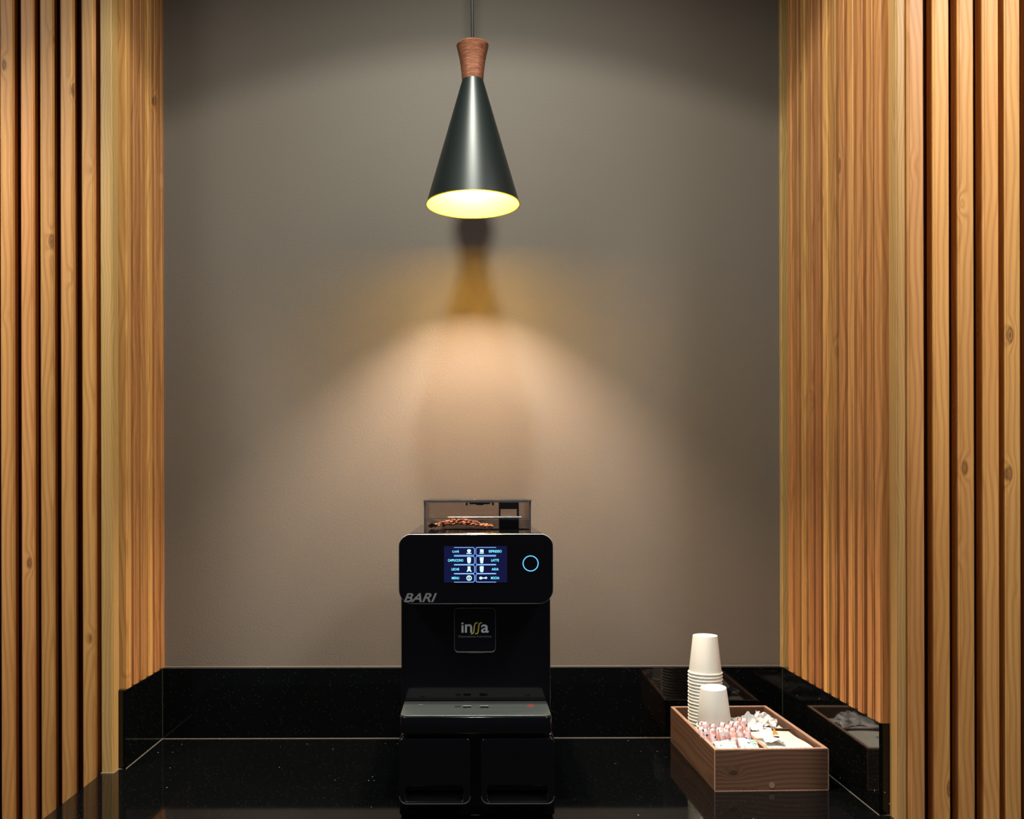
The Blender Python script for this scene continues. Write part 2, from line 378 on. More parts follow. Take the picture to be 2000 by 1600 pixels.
wl = backing('wall_left', [(-0.85, -0.817, 2.094, 2.42, 0, TOPZ), (-2.2, -0.85, 2.094, 2.42, 0, TOPZ)], 'slatted wood wall on the left of the niche, turning the corner')
wr = backing('wall_right', [(0.822, 0.86, 1.79, 2.42, 0, TOPZ), (0.86, 2.2, 1.775, 2.42, 0, TOPZ)], 'slatted wood wall on the right of the niche, turning the corner')
mats = [M['larch'], M['larch_red']]
# side slats standing on the upstands
for i in range(6):
    y = 2.121+i*0.0475
    slat(wl, -0.801, y, 0.030, 0.026, SPL, TOPZ, mats[1] if i % 3 else mats[0])
for i in range(12):
    y = 2.3295-0.0457*i
    if i == 0: slat(wr, 0.806, 2.351, 0.034, 0.017, SPL, TOPZ, M['oak']); continue
    slat(wr, 0.806, y+0.004, 0.030, 0.026, SPL, TOPZ, mats[1] if i % 3 else mats[0])
slat(wr, 0.8035, 1.8, 0.020, 0.028, SPL, TOPZ, mats[1])
# return slats, floor to ceiling, on the faces turned to the room
lf = [(160, 184), (119, 142), (79.5, 102), (42, 64), (1.5, 24)]
for k, (a, b) in enumerate(lf):
    xa, xb = PX(a, 2.062), PX(b, 2.062); slat(wl, (xa+xb)/2, 2.062+0.0155, 0.0265, 0.031, 0, TOPZ, mats[0])
for k in range(12):
    slat(wl, PX(12.7, 2.062)-0.0452*(k+1), 2.0775, 0.0265, 0.031, 0, TOPZ, mats[k % 2])
rf = [(1775, 1807), (1826, 1855.5), (1874, 1903.5), (1923, 1952), (1966, 1993)]
for k, (a, b) in enumerate(rf):
    xa, xb = PX(a, 1.743), PX(b, 1.743); slat(wr, (xa+xb)/2, 1.743+0.0155, 0.0290, 0.031, 0, TOPZ, mats[0])
for k in range(12):
    slat(wr, PX(1979.5, 1.743)+0.0455*(k+1), 1.7585, 0.0290, 0.031, 0, TOPZ, mats[k % 2])
tag(slat(wl, -0.8145, 2.0785, 0.027, 0.037, CT, TOPZ, M['oak'], 'corner_post'), 'paler yellowish corner post')
tag(slat(wr, 0.8205, 1.772, 0.020, 0.038, CT, TOPZ, M['oak'], 'corner_post'), 'paler yellowish corner post')
slat(wl, PX(190, 2.085), 2.0815, 0.009, 0.024, 0, TOPZ, mats[1], 'filler_strip')

# counter
ctop = empty('countertop', (0, 1.7, 0)); tag(ctop, 'polished black granite countertop with fine specks filling the niche', 'countertop')
def pbox(par, name, x0, x1, y0, y1, z0, z1, mat, **kw):
    L = par.location; o = box(name, x0-L.x, x1-L.x, y0-L.y, y1-L.y, z0-L.z, z1-L.z, mat, par, **kw); return o
bm = bmesh.new()
out = [(-0.8285, 0), (0.8105, 0), (0.8105, WB-1.702), (-0.8165, WB-1.702), (-0.8165, 0.393), (-0.8285, 0.393)]
lo = [bm.verts.new((x, y, CT-0.04)) for x, y in out]; hi = [bm.verts.new((x, y, CT)) for x, y in out]
bm.faces.new(hi); bm.faces.new(lo[::-1])
for i in range(6): bm.faces.new((lo[i], lo[(i+1) % 6], hi[(i+1) % 6], hi[i]))
bmesh.ops.bevel(bm, geom=[e for e in bm.edges if abs(e.verts[0].co.z-e.verts[1].co.z) < 1e-6], offset=0.0015, segments=2, affect='EDGES')
link('slab', bm_mesh(bm), M['granite'], ctop)
pbox(ctop, 'support_cabinet', -0.81, 0.80, 1.76, WB-0.002, 0.0, CT-0.04, M['satin_black'])
def bead(par, pts, r=0.0011):
    L = par.location
    me = tube_me([(p[0]-L.x, p[1]-L.y, p[2]-L.z) for p in pts], r, res=2); return link('sealant_bead', me, M['sealant'], par, smooth=True)
def upstand(label, x0, x1, y0, y1, beads):
    e = empty('backsplash', ((x0+x1)/2, (y0+y1)/2, CT)); tag(e, label, 'backsplash', 'granite upstands around the counter')
    pbox(e, 'slab', x0, x1, y0, y1, CT, SPL, M['granite'], bev=0.0012, seg=2)
    for p in beads: bead(e, *p)
    return e
XL, XR = -0.785, 0.790
upstand('long black granite upstand along the back wall behind the coffee machine', XL, XR, 2.34, WB,
        [([(XL, 2.3395, CT+.0005), (XR, 2.3395, CT+.0005)],), ([(XL-.01, WB, SPL+0.0005), (XR, WB, SPL+0.0005)], 0.0012)])
upstand('short black granite upstand under the slats on the left', -0.816, XL, 2.09, WB,
        [([(XL+.0005, 2.34, CT+.0005), (XL+.0005, 2.093, CT+.0005), (-0.80, 2.0893, CT+.0005)],), ([(XL+.001, 2.3393, CT), (XL+.001, 2.3393, SPL)], 0.0002)])
upstand('deep black granite upstand under the slats on the right beside the wooden caddy', XR, 0.8205, 1.786, WB,
        [([(XR-.0005, 2.34, CT+.0005), (XR-.0005, 1.788, CT+.0005), (0.811, 1.7855, CT+.0005)], 0.0010), ([(XR-.001, 2.3393, CT), (XR-.001, 2.3393, SPL)], 0.0002)])
bead(wl, [(-0.829, 2.0595, CT+.0005), (-0.8015, 2.0595, CT+.0005), (-0.800, 2.062, CT+.0005), (-0.800, 2.0893, CT+.0005)], 0.0012)

# ceiling downlight and added fill panels, above the frame
dl = empty('ceiling_light', (SPOT[0], SPOT[1], CEIL)); tag(dl, 'round white recessed ceiling downlight above the niche', 'ceiling light')
lathe('trim_ring', [(0.05, -0.001), (0.062, -0.010), (0.085, -0.010), (0.09, 0.0), (0.05, 0.0)], simple('white_trim', (0.7, 0.7, 0.7), 0.4), dl, n=40, closed=True)
for sx, lb in ((-1.5, 'long fill light panel added out of view, on the left'), (1.5, 'long fill light panel added out of view, on the right')):
    pl = empty('ceiling_light', (sx, 0.3, CEIL)); tag(pl, lb, 'ceiling light')  # unseen housing made up for the added fill light
    box('frame', -0.18, 0.18, -0.63, 0.63, -0.03, 0, simple('fill_panel_frame', (0.6, 0.6, 0.6), 0.4), pl)

# ------------------------------------------------------------ pendant lamp
LD = 2.06; LX = PX(925.0, LD); LZ = PZ(400, LD); mpp = LD/FPX
lamp = empty('pendant_lamp', (LX, LD, LZ)); tag(lamp, 'black cone pendant lamp with copper coloured collar and yellow inside', 'pendant lamp')
Rb = 91*mpp; zt = 243*mpp; Rt = 20.5*mpp
sh = []
for i in range(13):
    f = i/12; sh.append((Rb+(Rt-Rb)*f, zt*f))
th = 0.0016
prof = sh + [(0.006, zt+0.001), (0.006, zt-th)] + [(max(r-th, 0.005), z-(th if k == 12 else 0)) for k, (r, z) in reversed(list(enumerate(sh)))]
npf = len(sh)+1
shade = lathe('shade', prof, [M['shade_black'], M['shade_gold']], lamp, n=96, closed=True, mats_by=lambda k: 0 if k < npf else 1)
tag(shade, 'black outside, bright yellow inside')
link('rim', tube_me([(Rb*math.cos(2*math.pi*i/96), Rb*math.sin(2*math.pi*i/96), 0) for i in range(96)], 0.0011, True, 2), M['shade_gold'], lamp, smooth=True)
c0, c1 = zt-0.002, (400-88)*mpp
cp = [(0.0, c0), (20.5*mpp, c0), (21*mpp, c0+2*mpp), (22*mpp, c0+16*mpp), (24*mpp, c0+34*mpp), (27*mpp, c0+50*mpp), (30.5*mpp, c1-6*mpp), (31.5*mpp, c1-2*mpp), (30*mpp, c1), (6*mpp, c1+2*mpp), (0, c1+2*mpp)]
tag(lathe('collar', cp, M['collar'], lamp), 'copper brown waisted collar')
lathe('cord_grip', [(0, c1+.001), (7*mpp, c1+.001), (7*mpp, c1+6*mpp), (4.5*mpp, c1+9*mpp), (0, c1+9*mpp)], M['cord'], lamp, n=24)
link('cord', tube_me([(0, 0, c1+.005), (-0.002, 0, c1+0.3), (-0.003, 0, CEIL-LZ)], 3.0*mpp), M['cord'], lamp, smooth=True)
lathe('ceiling_rose', [(0, CEIL-LZ), (0.05, CEIL-LZ), (0.05, CEIL-LZ-0.02), (0.01, CEIL-LZ-0.028), (0, CEIL-LZ-0.028)], M['cord'], lamp, n=40)
hb = 0.127
lathe('socket', [(0, zt-0.004), (0.017, zt-0.004), (0.017, hb+0.040), (0.013, hb+0.034), (0, hb+0.034)], M['satin_black'], lamp, n=24)
lathe('bulb', [(0, hb-0.026)]+[(0.026*math.sin(R(a)), hb-0.026*math.cos(R(a))) for a in range(15, 151, 15)]+[(0.012, hb+0.036), (0, hb+0.036)], M['bulb_glow'], lamp, n=24)

# ------------------------------------------------------------ coffee machine
MX = 0.009
cm = empty('coffee_machine', (MX, 1.75, CT)); tag(cm, 'glossy black bean-to-cup coffee machine with lit blue touchscreen on the counter', 'coffee machine')
def mk(px, D): return PX(px, D)-MX          # local x of a pixel column at depth D
def mz(py, D): return PZ(py, D)-CT
def fplate(name, loops, y, thick, mat, par=cm, bev=0.0, smooth=True, res=2):
    me = plate_me(loops, thick, bev, True, res); me.transform(Matrix.Translation((0, y-1.75+thick/2, 0)))
    return link(name, me, mat, par, smooth=smooth)
# lower housing with two drawers
fplate('lower_housing', [rr(-0.148, 0.1505, 0.006, 0.164, 0.006, 0.012)], 1.772, 0.455, M['gloss_black'], bev=0.003)
for sx in (-1, 1):
    for y in (0.06, 0.42):
        f = lathe('foot', [(0, 0), (0.016, 0), (0.016, 0.007), (0, 0.007)], M['satin_black'], cm, (sx*0.12, y, 0), n=20)
for k, (a, b) in enumerate(((778, 918), (938, 1082))):
    D = 1.752
    x0, x1, z0, z1 = mk(a, D), mk(b, D), mz(1571, D), mz(1443, D)
    out = rr(x0, x1, z0, z1, 0.014, 0.008)
    hx0, hx1 = x0+0.012, x1-0.014
    hole = rr(hx0, hx1, mz(1566, D), mz(1536, D), 0.004)
    dr = fplate('drawer', [out, hole], D, 0.022, M['gloss_black'], bev=0.0022)
    bm = bmesh.new(); box_bm(hx0-.002, hx1+.002, 0.0205, 0.0225, mz(1568, D), mz(1534, D), bm=bm)
    # sloping scoop behind the opening
    q = [bm.verts.new(p) for p in ((hx0, 0.006, mz(1566, D)), (hx1, 0.006, mz(1566, D)), (hx1, 0.0195, mz(1550, D)), (hx0, 0.0195, mz(1550, D)), (hx1, 0.0195, mz(1537, D)), (hx0, 0.0195, mz(1537, D)))]
    bm.faces.new((q[0], q[1], q[2], q[3])); bm.faces.new((q[3], q[2], q[4], q[5]))
    link('grip', bm_mesh(bm), M['gloss_black'], dr)
    low = [p for p in rr(x0+.001, x1-.001, z0+.001, z1, 0.014, 0.008)]
    n = 8
    pts = [low[i] for i in range(24, 32)] + [low[i] for i in range(0, 8)]
    link('trim', tube_me([(p[0], 0.0005, p[1]) for p in pts], 0.0009, False, 2), M['dark_chrome'], dr, smooth=True)
# drip tray
def tplate(name, loops, z, thick, mat, par=cm, bev=0.0):
    me = plate_me(loops, thick, bev, False); me.transform(Matrix.Translation((0, 0, z-thick/2)))
    return link(name, me, mat, par, smooth=True)
tz = 0.2045
tplate('drip_tray', [rr(-0.1465, 0.1445, 0.0, 0.125, 0.014, 0.002)], tz-0.003, 0.0315, M['gloss_black'], bev=0.002)
tplate('tray_neck', [rr(-0.138, 0.138, 0.012, 0.125, 0.012, 0.002)], tz-0.033, 0.012, M['black_void'])
def tsq(px, py, w_, h_):
    D = 0.4355*FPX/(py-VY); x = PX(px, D)-MX; y = D-1.75; return rr(x-w_/2, x+w_/2, y-h_/2, y+h_/2, 0.001, n=2)
holes = [tsq(911, 1381.5, 0.016, 0.026), tsq(945, 1381.5, 0.017, 0.026), tsq(821, 1378, 0.010, 0.009), tsq(899-6, 1381, 0.012, 0.018)]
grid = tplate('drip_grille', [rr(-0.1445, 0.1425, 0.002, 0.117, 0.013, 0.002)]+holes[:3], tz, 0.0028, M['steel'], bev=0.0004)
tplate('vent_plate', [holes[3]], tz+.0006, 0.0005, M['dark_chrome'], grid)
D_ = 0.4355*FPX/(1379-VY); xr = PX(1034, D_)-MX
tplate('float_marker', [[(xr-0.006, D_-1.75-0.006), (xr+0.008, D_-1.75-0.006), (xr+0.002, D_-1.75+0.010)]], tz+0.0012, 0.0012, M['red_print'], grid)
# body column
fplate('body', [rr(-0.1515, 0.1515, 0.155, 0.43, 0.004, 0.004)], 1.872, 0.355, M['gloss_black'], bev=0.003)
# dispenser with logo badge
DD = 1.835
disp = fplate('dispenser', [rr(mk(887, DD), mk(967, DD), mz(1274, DD), mz(1188, DD), 0.008)], DD, 0.045, M['gloss_black'], bev=0.0022, res=3)
fplate('spout', [rr(-0.018, 0.018, mz(1279, DD), mz(1272, DD), 0.002)], DD+0.014, 0.02, M['black_void'], bev=0.001)
link('trim', tube_me([(p[0], DD-1.75+0.001, p[1]) for p in rr(mk(887, DD), mk(967, DD), mz(1274, DD), mz(1188, DD), 0.008)], 0.0007, True, 2), M['dark_chrome'], disp, smooth=True)
def ltxt(name, body, x0, x1, y0, y1, D, mat, par, **kw):
    me = text_me(body, (x1-x0)/FPX*D, (y1-y0)/FPX*D, x=mk((x0+x1)/2, D), z=mz((y0+y1)/2, D), **kw)
    me.transform(Matrix.Translation((0, D-1.75, 0))); return me
yo = DD-0.0003
m1 = ltxt('', 'i', 900.5, 905, 1216, 1236, yo, None, None, bold=0.012); m2 = ltxt('', 'n', 907.5, 921.5, 1219.5, 1236, yo, None, None, bold=0.012)
m3 = ltxt('', 'a', 939, 954, 1220, 1236.3, yo, None, None, bold=0.012)
link('lettering', join_me([m1, m2, m3]), M['white_print'], disp)
def long_s(cx):
    pts = []
    for (dx, dy) in ((-6.5, 22), (-4, 22), (-2, 21), (-0.8, 18.5), (-.3, 14), (.2, 10), (.6, 5.5), (1.8, 2.3), (3.8, .8), (7, .8)):
        pts.append((mk(cx+dx, yo), yo-1.75-0.0003, mz(1216+dy, yo)))
    return tube_me(pts, 0.0013, False, 2)
link('emblem', join_me([long_s(925.5), long_s(934)]), M['gold_print'], disp)
link('caption', ltxt('', 'Dispensadoras Automáticas', 895, 959, 1241, 1246.5, yo, None, None), M['silver_print'], disp)
# head
HD = 1.80
X0, X1, Z0, Z1 = mk(779, HD), mk(1079.5, HD), mz(1179, HD), mz(1044.5, HD)
fplate('head_shell', [rr(X0+.001, X1-.001, Z0+.001, Z1-.001, 0.026, 0.022)], HD+0.004, 0.425, M['gloss_black'], bev=0.002)
fpn = fplate('front_panel', [rr(X0, X1, Z0, Z1, 0.027, 0.023, 10)], HD, 0.006, M['panel_glass'], bev=0.0008)
link('trim', tube_me([(p[0], HD-1.75+0.003, p[1]) for p in rr(X0, X1, Z0, Z1, 0.027, 0.023, 10)], 0.0011, True, 3), M['chrome'], cm, smooth=True)
bar = ltxt('', 'BARI', 788, 853, 1158.5, 1176, HD-0.0002, None, None, shear=0.35, bold=0.02)
tag(link('lettering', bar, M['silver_print'], fpn), 'slanted silver letters')
# power ring
pc = (mk(1036, HD), mz(1101, HD))
link('power_button', tube_me([(pc[0]+0.0147*math.cos(2*math.pi*i/48), HD-1.75-0.0002, pc[1]+0.0147*math.sin(2*math.pi*i/48)) for i in range(48)], 0.0010, True, 3), M['ring_glow'], cm, smooth=True)['label'] = 'glowing blue ring'
# touchscreen
SD = HD-0.0004
ts = fplate('touchscreen', [[(mk(867, SD), mz(1138, SD)), (mk(990, SD), mz(1138, SD)), (mk(990, SD), mz(1067, SD)), (mk(867, SD), mz(1067, SD))]], SD, 0.0004, M['screen'], smooth=False)
tag(ts, 'lit dark blue screen')
rows = ((1069.5, 1084.7), (1086.6, 1102.6), (1103.8, 1120.2), (1121.2, 1137.2))
words = (('CAFÉ', 'ESPRESSO'), ('CAPPUCCINO', 'LATTE'), ('LECHE', 'AGUA'), ('MENU', 'MOCHA'))
wpos = (((883, 896), (954.5, 979.5)), ((874.5, 904.5), (959, 974)), ((881.5, 896.5), (960, 973.5)), ((882, 896.5), (958.5, 975)))
def P2(px, py, y=0.0): return (mk(px, SD), SD-1.75-0.0004-y, mz(py, SD))
def pl2(pts, D=SD, t=0.0002):
    me = plate_me([[(mk(px, D), mz(py, D)) for px, py in pts]], t); me.transform(Matrix.Translation((0, D-1.75-0.0006, 0))); return me
def ell(cx, cy, rx, ry, n=16, a0=0, a1=360): return [(cx+rx*math.cos(R(a0+(a1-a0)*i/n)), cy-ry*math.sin(R(a0+(a1-a0)*i/n))) for i in range(n)]
def icon(kind, cx, cy):
    if kind == 'cup': return [pl2(ell(cx, cy-1.2, 3.9, 3.0)), pl2([(cx-2.5, cy+1), (cx+2.5, cy+1), (cx+1.8, cy+2.6), (cx-1.8, cy+2.6)]), pl2([(cx-5.2, cy+3.3), (cx+5.2, cy+3.3), (cx+4.6, cy+4.8), (cx-4.6, cy+4.8)])]
    if kind == 'demi': return [pl2([(cx-3.3, cy-3.8), (cx+3.3, cy-3.8), (cx+3.9, cy-1), (cx+3.4, cy+2), (cx-3.0, cy+2)]), pl2([(cx-4.4, cy+3), (cx+4.4, cy+3), (cx+4, cy+4.4), (cx-4, cy+4.4)])]
    if kind == 'glass': return [pl2([(cx-3.8, cy-5.2), (cx-2, cy-6), (cx+2, cy-6), (cx+3.8, cy-5.2), (cx+3.4, cy+3), (cx+2, cy+5.8), (cx-2, cy+5.8), (cx-3.4, cy+3)])]
    if kind == 'tall': return [pl2([(cx-4, cy-5.8), (cx+4, cy-5.8), (cx+2.4, cy+5.8), (cx-2.4, cy+5.8)])]
    if kind == 'jug': return [pl2([(cx-2.8, cy-5.5), (cx+2.8, cy-5.5), (cx+2.6, cy), (cx+5, cy+4.8), (cx+3, cy+5), (cx, cy+3), (cx-3, cy+5), (cx-5, cy+4.8), (cx-2.6, cy)])]
    if kind == 'globe': return [plate_ring(cx, cy, 5.3, 3.4), pl2([(cx-1.5, cy-3), (cx+1.4, cy-2), (cx+0.2, cy), (cx+1.8, cy+1), (cx-.5, cy+3), (cx-1, cy+.6)])]
    if kind == 'key': return [pl2(ell(cx-4.4, cy, 3.0, 2.8)), pl2([(cx-2, cy-.9), (cx+4, cy-.9), (cx+4, cy+.9), (cx-2, cy+.9)]), pl2(ell(cx+5.8, cy-.3, 2.3, 2.0))]
def plate_ring(cx, cy, r1, r2):
    me = plate_me([[(mk(a, SD), mz(b, SD)) for a, b in ell(cx, cy, r1, r1)], [(mk(a, SD), mz(b, SD)) for a, b in ell(cx, cy, r2, r2)]], 0.0002)
    me.transform(Matrix.Translation((0, SD-1.75-0.0006, 0))); return me
icons = (('cup', 'demi'), ('glass', 'tall'), ('jug', 'glass'), ('globe', 'key'))
for r_, (ya, yb) in enumerate(rows):
    for c_ in (0, 1):
        e = (886.5, 926.3) if c_ == 0 else (929.2, 968.5)
        if c_ == 0: path = [(e[0], ya), (e[1]-3, ya), (e[1]-.8, ya+1), (e[1], ya+3), (e[1], yb-3), (e[1]-.8, yb-1), (e[1]-3, yb), (e[0], yb)]
        else: path = [(e[1], ya), (e[0]+3, ya), (e[0]+.8, ya+1), (e[0], ya+3), (e[0], yb-3), (e[0]+.8, yb-1), (e[0]+3, yb), (e[1], yb)]
        fr = tube_me([P2(*p, 0.0) for p in path], 0.00055, False, 1)
        mes = [fr]; mi = [0]
        a, b = wpos[r_][c_]
        tx = ltxt('', words[r_][c_], a, b, (ya+yb)/2-2.4, (ya+yb)/2+2.4, SD-0.0006, None, None, bold=0.02); mes.append(tx); mi.append(1)
        ic = icon(icons[r_][c_], (915.8 if c_ == 0 else 940.5 + (2.5 if icons[r_][c_] == 'key' else 0)), (ya+yb)/2)
        for q in ic: mes.append(q); mi.append(2)
        if r_ > 0:
            yg = (rows[r_-1][1]+ya)/2
            mes.append(plate_me([[(mk(x_, SD), mz(y_, SD)) for x_, y_ in ((e[0]+1, yg-1.0), (e[1]-1, yg-1.0), (e[1]-1, yg+1.0), (e[0]+1, yg+1.0))]], 0.0002)); mes[-1].transform(Matrix.Translation((0, SD-1.75-0.0002, 0))); mi.append(3)
        link('menu_button', join_me(mes, mi), [M['scr_line'], M['scr_text'], M['scr_icon'], M['scr_glow']], ts)
# bean hopper on top
TZ = Z1-0.001
hp0, hp1, hy0, hy1 = mk(828.5, 1.96), mk(1036.5, 1.96), 0.21, 0.40
hz1 = mz(978.5, 1.96)
tplate('top_plate', [rr(X0+.02, X1-.02, 0.062, 0.465, 0.01)], TZ+0.0035, 0.004, M['gloss_black'], bev=0.0012)
zf = TZ+0.0036
bm = bmesh.new(); t_ = 0.003
for a in ((hp0, hp1, hy0, hy0+t_, zf, hz1), (hp0, hp1, hy1-t_, hy1, zf, hz1), (hp0, hp0+t_, hy0+t_, hy1-t_, zf, hz1), (hp1-t_, hp1, hy0+t_, hy1-t_, zf, hz1)):
    box_bm(*a, bm=bm)
hop = link('bean_hopper', bm_mesh(bm), M['smoky'], cm); hop['label'] = 'see-through smoky plastic'
lid = link('lid', plate_me([rr(hp0-.001, hp1+.001, hy0-.003, hy1+.003, 0.004)], 0.0022, 0.0006, False), M['smoky'], hop, (0, 0, hz1+0.0012), smooth=True)
bm = bmesh.new()
for a in ((hp0-.0012, hp1+.0012, hy0-.0032, hy0-.001, hz1-.0035, hz1+.0012), (hp0-.0012, hp0+.001, hy0-.003, hy1, hz1-.0035, hz1+.0012), (hp1-.001, hp1+.0012, hy0-.003, hy1, hz1-.0035, hz1+.0012), (hp0, hp1, hy1, hy1+.003, hz1-.0035, hz1+.0012)): box_bm(*a, bm=bm)
link('lid_rim', bm_mesh(bm), M['dark_chrome'], hop)
bm = bmesh.new()
for a in ((hp0-.0005, hp0+.0032, hy0-.0005, hy0+.003, zf, hz1-.003), (hp1-.0032, hp1+.0005, hy0-.0005, hy0+.003, zf, hz1-.003), (hp0, hp1, hy0-.0006, hy0+.0008, zf+0.0225, zf+0.0240)): box_bm(*a, bm=bm)
link('hopper_frame', bm_mesh(bm), M['dark_chrome'], hop)
link('ledge', tube_me([(hp0+.05, hy0-.001, zf+0.0262), (hp1-.02, hy0-.001, zf+0.0262)], 0.0009), M['chrome'], hop, smooth=True)
bm = bmesh.new()
cx_ = mk(937, 1.96)
for a in ((cx_-.022, cx_+.022, hy0+.006, hy0+.012, hz1-.0075, hz1-.0015), (cx_-.030, cx_-.026, hy0+.006, hy0+.012, hz1-.010, hz1-.0015), (cx_+.026, cx_+.030, hy0+.006, hy0+.012, hz1-.010, hz1-.0015), (cx_-.030, cx_+.030, hy0+.006, hy0+.014, hz1-.004, hz1-.001), (cx_-.008, cx_+.008, hy0+.006, hy0+.012, hz1-.0095, hz1-.006)): box_bm(*a, bev=0.0006, bm=bm)
link('lid_latch', bm_mesh(bm), M['satin_black'], hop)
a0, a1 = mk(974.5, 1.975), mk(1013, 1.975)
bm = bmesh.new()
for a in ((a0, a1, hy0+.010, hy0+.014, hz1-.018, hz1-.002), (a0, a0+.003, hy0+.008, hy0+.05, zf, hz1-.002), (a1-.003, a1, hy0+.008, hy0+.05, zf, hz1-.002), (a0, a1, hy0+.046, hy0+.05, zf, zf+.028), (a0, a1, hy0+.010, hy0+.014, zf, zf+.020)): box_bm(*a, bev=0.0004, bm=bm)
link('powder_chute', bm_mesh(bm), M['satin_black'], hop)
bm = bmesh.new()
f0 = [bm.verts.new(p) for p in ((hp0+t_, hy0+t_, zf+.018), (hp0+.045, hy0+t_, zf+.0015), (hp0+.045, hy1-t_, zf+.0015), (hp0+t_, hy1-t_, zf+.018), (hp1-t_, hy0+t_, zf+.0015), (hp1-t_, hy1-t_, zf+.0015), (hp1-t_, hy1-t_, zf+0.014), (hp0+.045, hy1-t_, zf+.014))]
bm.faces.new((f0[0], f0[1], f0[2], f0[3])); bm.faces.new((f0[1], f0[4], f0[5], f0[2])); bm.faces.new((f0[2], f0[5], f0[6], f0[7]))
link('hopper_floor', bm_mesh(bm), M['satin_black'], hop)
# beans
bm = bmesh.new()
MATN = []
for i in range(250):
    u = random.gauss(0, 1); v = random.random()
    x = -0.036 + 0.038*max(-1.6, min(1.9, u)); y = hy0+0.010+v*0.10
    hgt = 0.017*math.exp(-((x+0.036)/0.048)**2)
    z = zf+0.004+hgt*random.uniform(0.35, 1.0)
    if a0-.006 < x < a1+.006: x = a0-.008-random.random()*.02
    mtx = Matrix.Translation((x, y, z)) @ Matrix.Rotation(random.uniform(0, 6.28), 4, 'Z') @ Matrix.Rotation(random.uniform(-1, 1), 4, 'X') @ Matrix.Diagonal((0.0046, 0.0032, 0.0024, 1))
    n0 = len(bm.faces); bmesh.ops.create_icosphere(bm, subdivisions=1, radius=1, matrix=mtx); bm.faces.ensure_lookup_table()
    mi_ = random.choice((0, 0, 1, 1, 2))
    for f in bm.faces[n0:]: f.material_index = mi_
for v in bm.verts: v.co += Vector((MX, 1.75, CT))
bo = link('coffee_beans', bm_mesh(bm), [M['bean'], simple('bean_light', (0.75, 0.36, 0.20), 0.35), simple('bean_dark', (0.14, 0.045, 0.02), 0.35)], smooth=True, angle=180); tag(bo, 'heap of roasted brown coffee beans inside the clear hopper of the machine', 'coffee beans', kind='stuff')
cen = Vector((MX, 2.0, CT+zf)); 
for v in bo.data.vertices: v.co -= cen
bo.location = cen

# ------------------------------------------------------------ wooden caddy and its contents
TH = R(1.6); TO = Vector((0.508, 1.928, CT)); TW, TL, TH_ = 0.2415, 0.378, 0.0865
def Cw(u, v, w_=0.0): return TO + Vector((u*math.cos(TH)-v*math.sin(TH), u*math.sin(TH)+v*math.cos(TH), w_))
cd = empty('wooden_caddy', TO, TH); tag(cd, 'brown walnut wooden caddy with divided compartments holding cups and packets', 'caddy')
wt = 0.0085
box('front_panel', 0, TW, 0, wt, 0, TH_, M['walnut'], cd, bev=0.0008)
box('back_panel', 0, TW, TL-wt, TL, 0, TH_, M['walnut'], cd, bev=0.0008)
box('side_panel', 0, wt, wt, TL-wt, 0, TH_, M['walnut_y'], cd, bev=0.0006)
box('side_panel', TW-wt, TW, wt, TL-wt, 0, TH_, M['walnut_y'], cd, bev=0.0006)
box('bottom_panel', wt, TW-wt, wt, TL-wt, 0.002, 0.008, M['walnut'], cd)
box('divider', 0.1165, 0.1235, wt, TL-wt, 0.008, TH_-0.006, M['walnut_y'], cd, bev=0.0006)
box('cross_divider', 0.1235, TW-wt, 0.193, 0.200, 0.008, TH_-0.008, M['walnut'], cd, bev=0.0006)
# pale rim: stepped lip round the top edge
for nm, a in (('rim_strip', (0.0, TW, 0, wt)), ('rim_strip', (0, TW, TL-wt, TL)), ('rim_strip', (0, wt, wt, TL-wt)), ('rim_strip', (TW-wt, TW, wt, TL-wt))):
    box(nm, a[0]+0.0004, a[1]-0.0004, a[2]+0.0004, a[3]-0.0004, TH_, TH_+0.0018, M['walnut_rim'], cd, bev=0.0007)
box('rim_strip', 0.1166, 0.1234, wt, TL-wt, TH_-0.006, TH_-0.0045, M['walnut_rim'], cd, bev=0.0005)
for nm_, a in (('edge_strip', (-0.0004, 0.0014, -0.0006, 0.0008, 0.001, TH_)), ('edge_strip', (TW-0.0014, TW+0.0004, -0.0006, 0.0008, 0.001, TH_)), ('edge_strip', (0, TW, -0.0006, 0.0006, 0, 0.0014))):
    box(nm_, *a, M['walnut_rim'], cd)
lathe('sticker_dot', [(0, 0), (0.0062, 0), (0.0062, -0.0005), (0, -0.0005)], simple('pale_dot', (0.30, 0.17, 0.12), 0.5), cd, n=20)
d_ = cd.children[-1]; d_.rotation_euler = (R(-90), 0, 0); d_.location = (0.121, -0.0003, 0.012)

# cups
def cup_mesh():
    rb, rt, h, t_ = 0.0285, 0.0375, 0.0885, 0.0006
    # upside down: mouth at z=0 with rolled rim, base on top with recess
    prof = []
    for i in range(9):
        a = R(-100+i*32); prof.append((rt+0.0014+0.0017*math.cos(a), 0.0017+0.0017*math.sin(a)))
    prof += [(rt+0.0002, 0.004), (rb+0.0003, h-0.002), (rb, h), (rb-0.0012, h), (rb-0.002, h-0.0015), (rb-0.0028, h-0.0075), (0, h-0.0080)]
    prof += [(0, h-0.0088), (rb-0.003, h-0.0088), (rt-t_, 0.004), (rt-t_, 0.001)]
    return prof
proto = None
def cup(loc, label, group, tilt=(0, 0)):
    global proto
    if proto is None: proto = lathe('paper_cup', cup_mesh(), M['cup'], None, (0, 0, 0), n=48, closed=True); o = proto
    else: o = proto.copy(); COL.objects.link(o)
    o.location = loc; o.rotation_euler = (tilt[0], tilt[1], random.uniform(0, 6)); o.rotation_mode = 'ZYX' if False else 'XYZ'
    tag(o, label, 'paper cup', group); return o
px1, sp = Vector((PX(1376.5, 2.185), 2.185, 0)), 0.00785
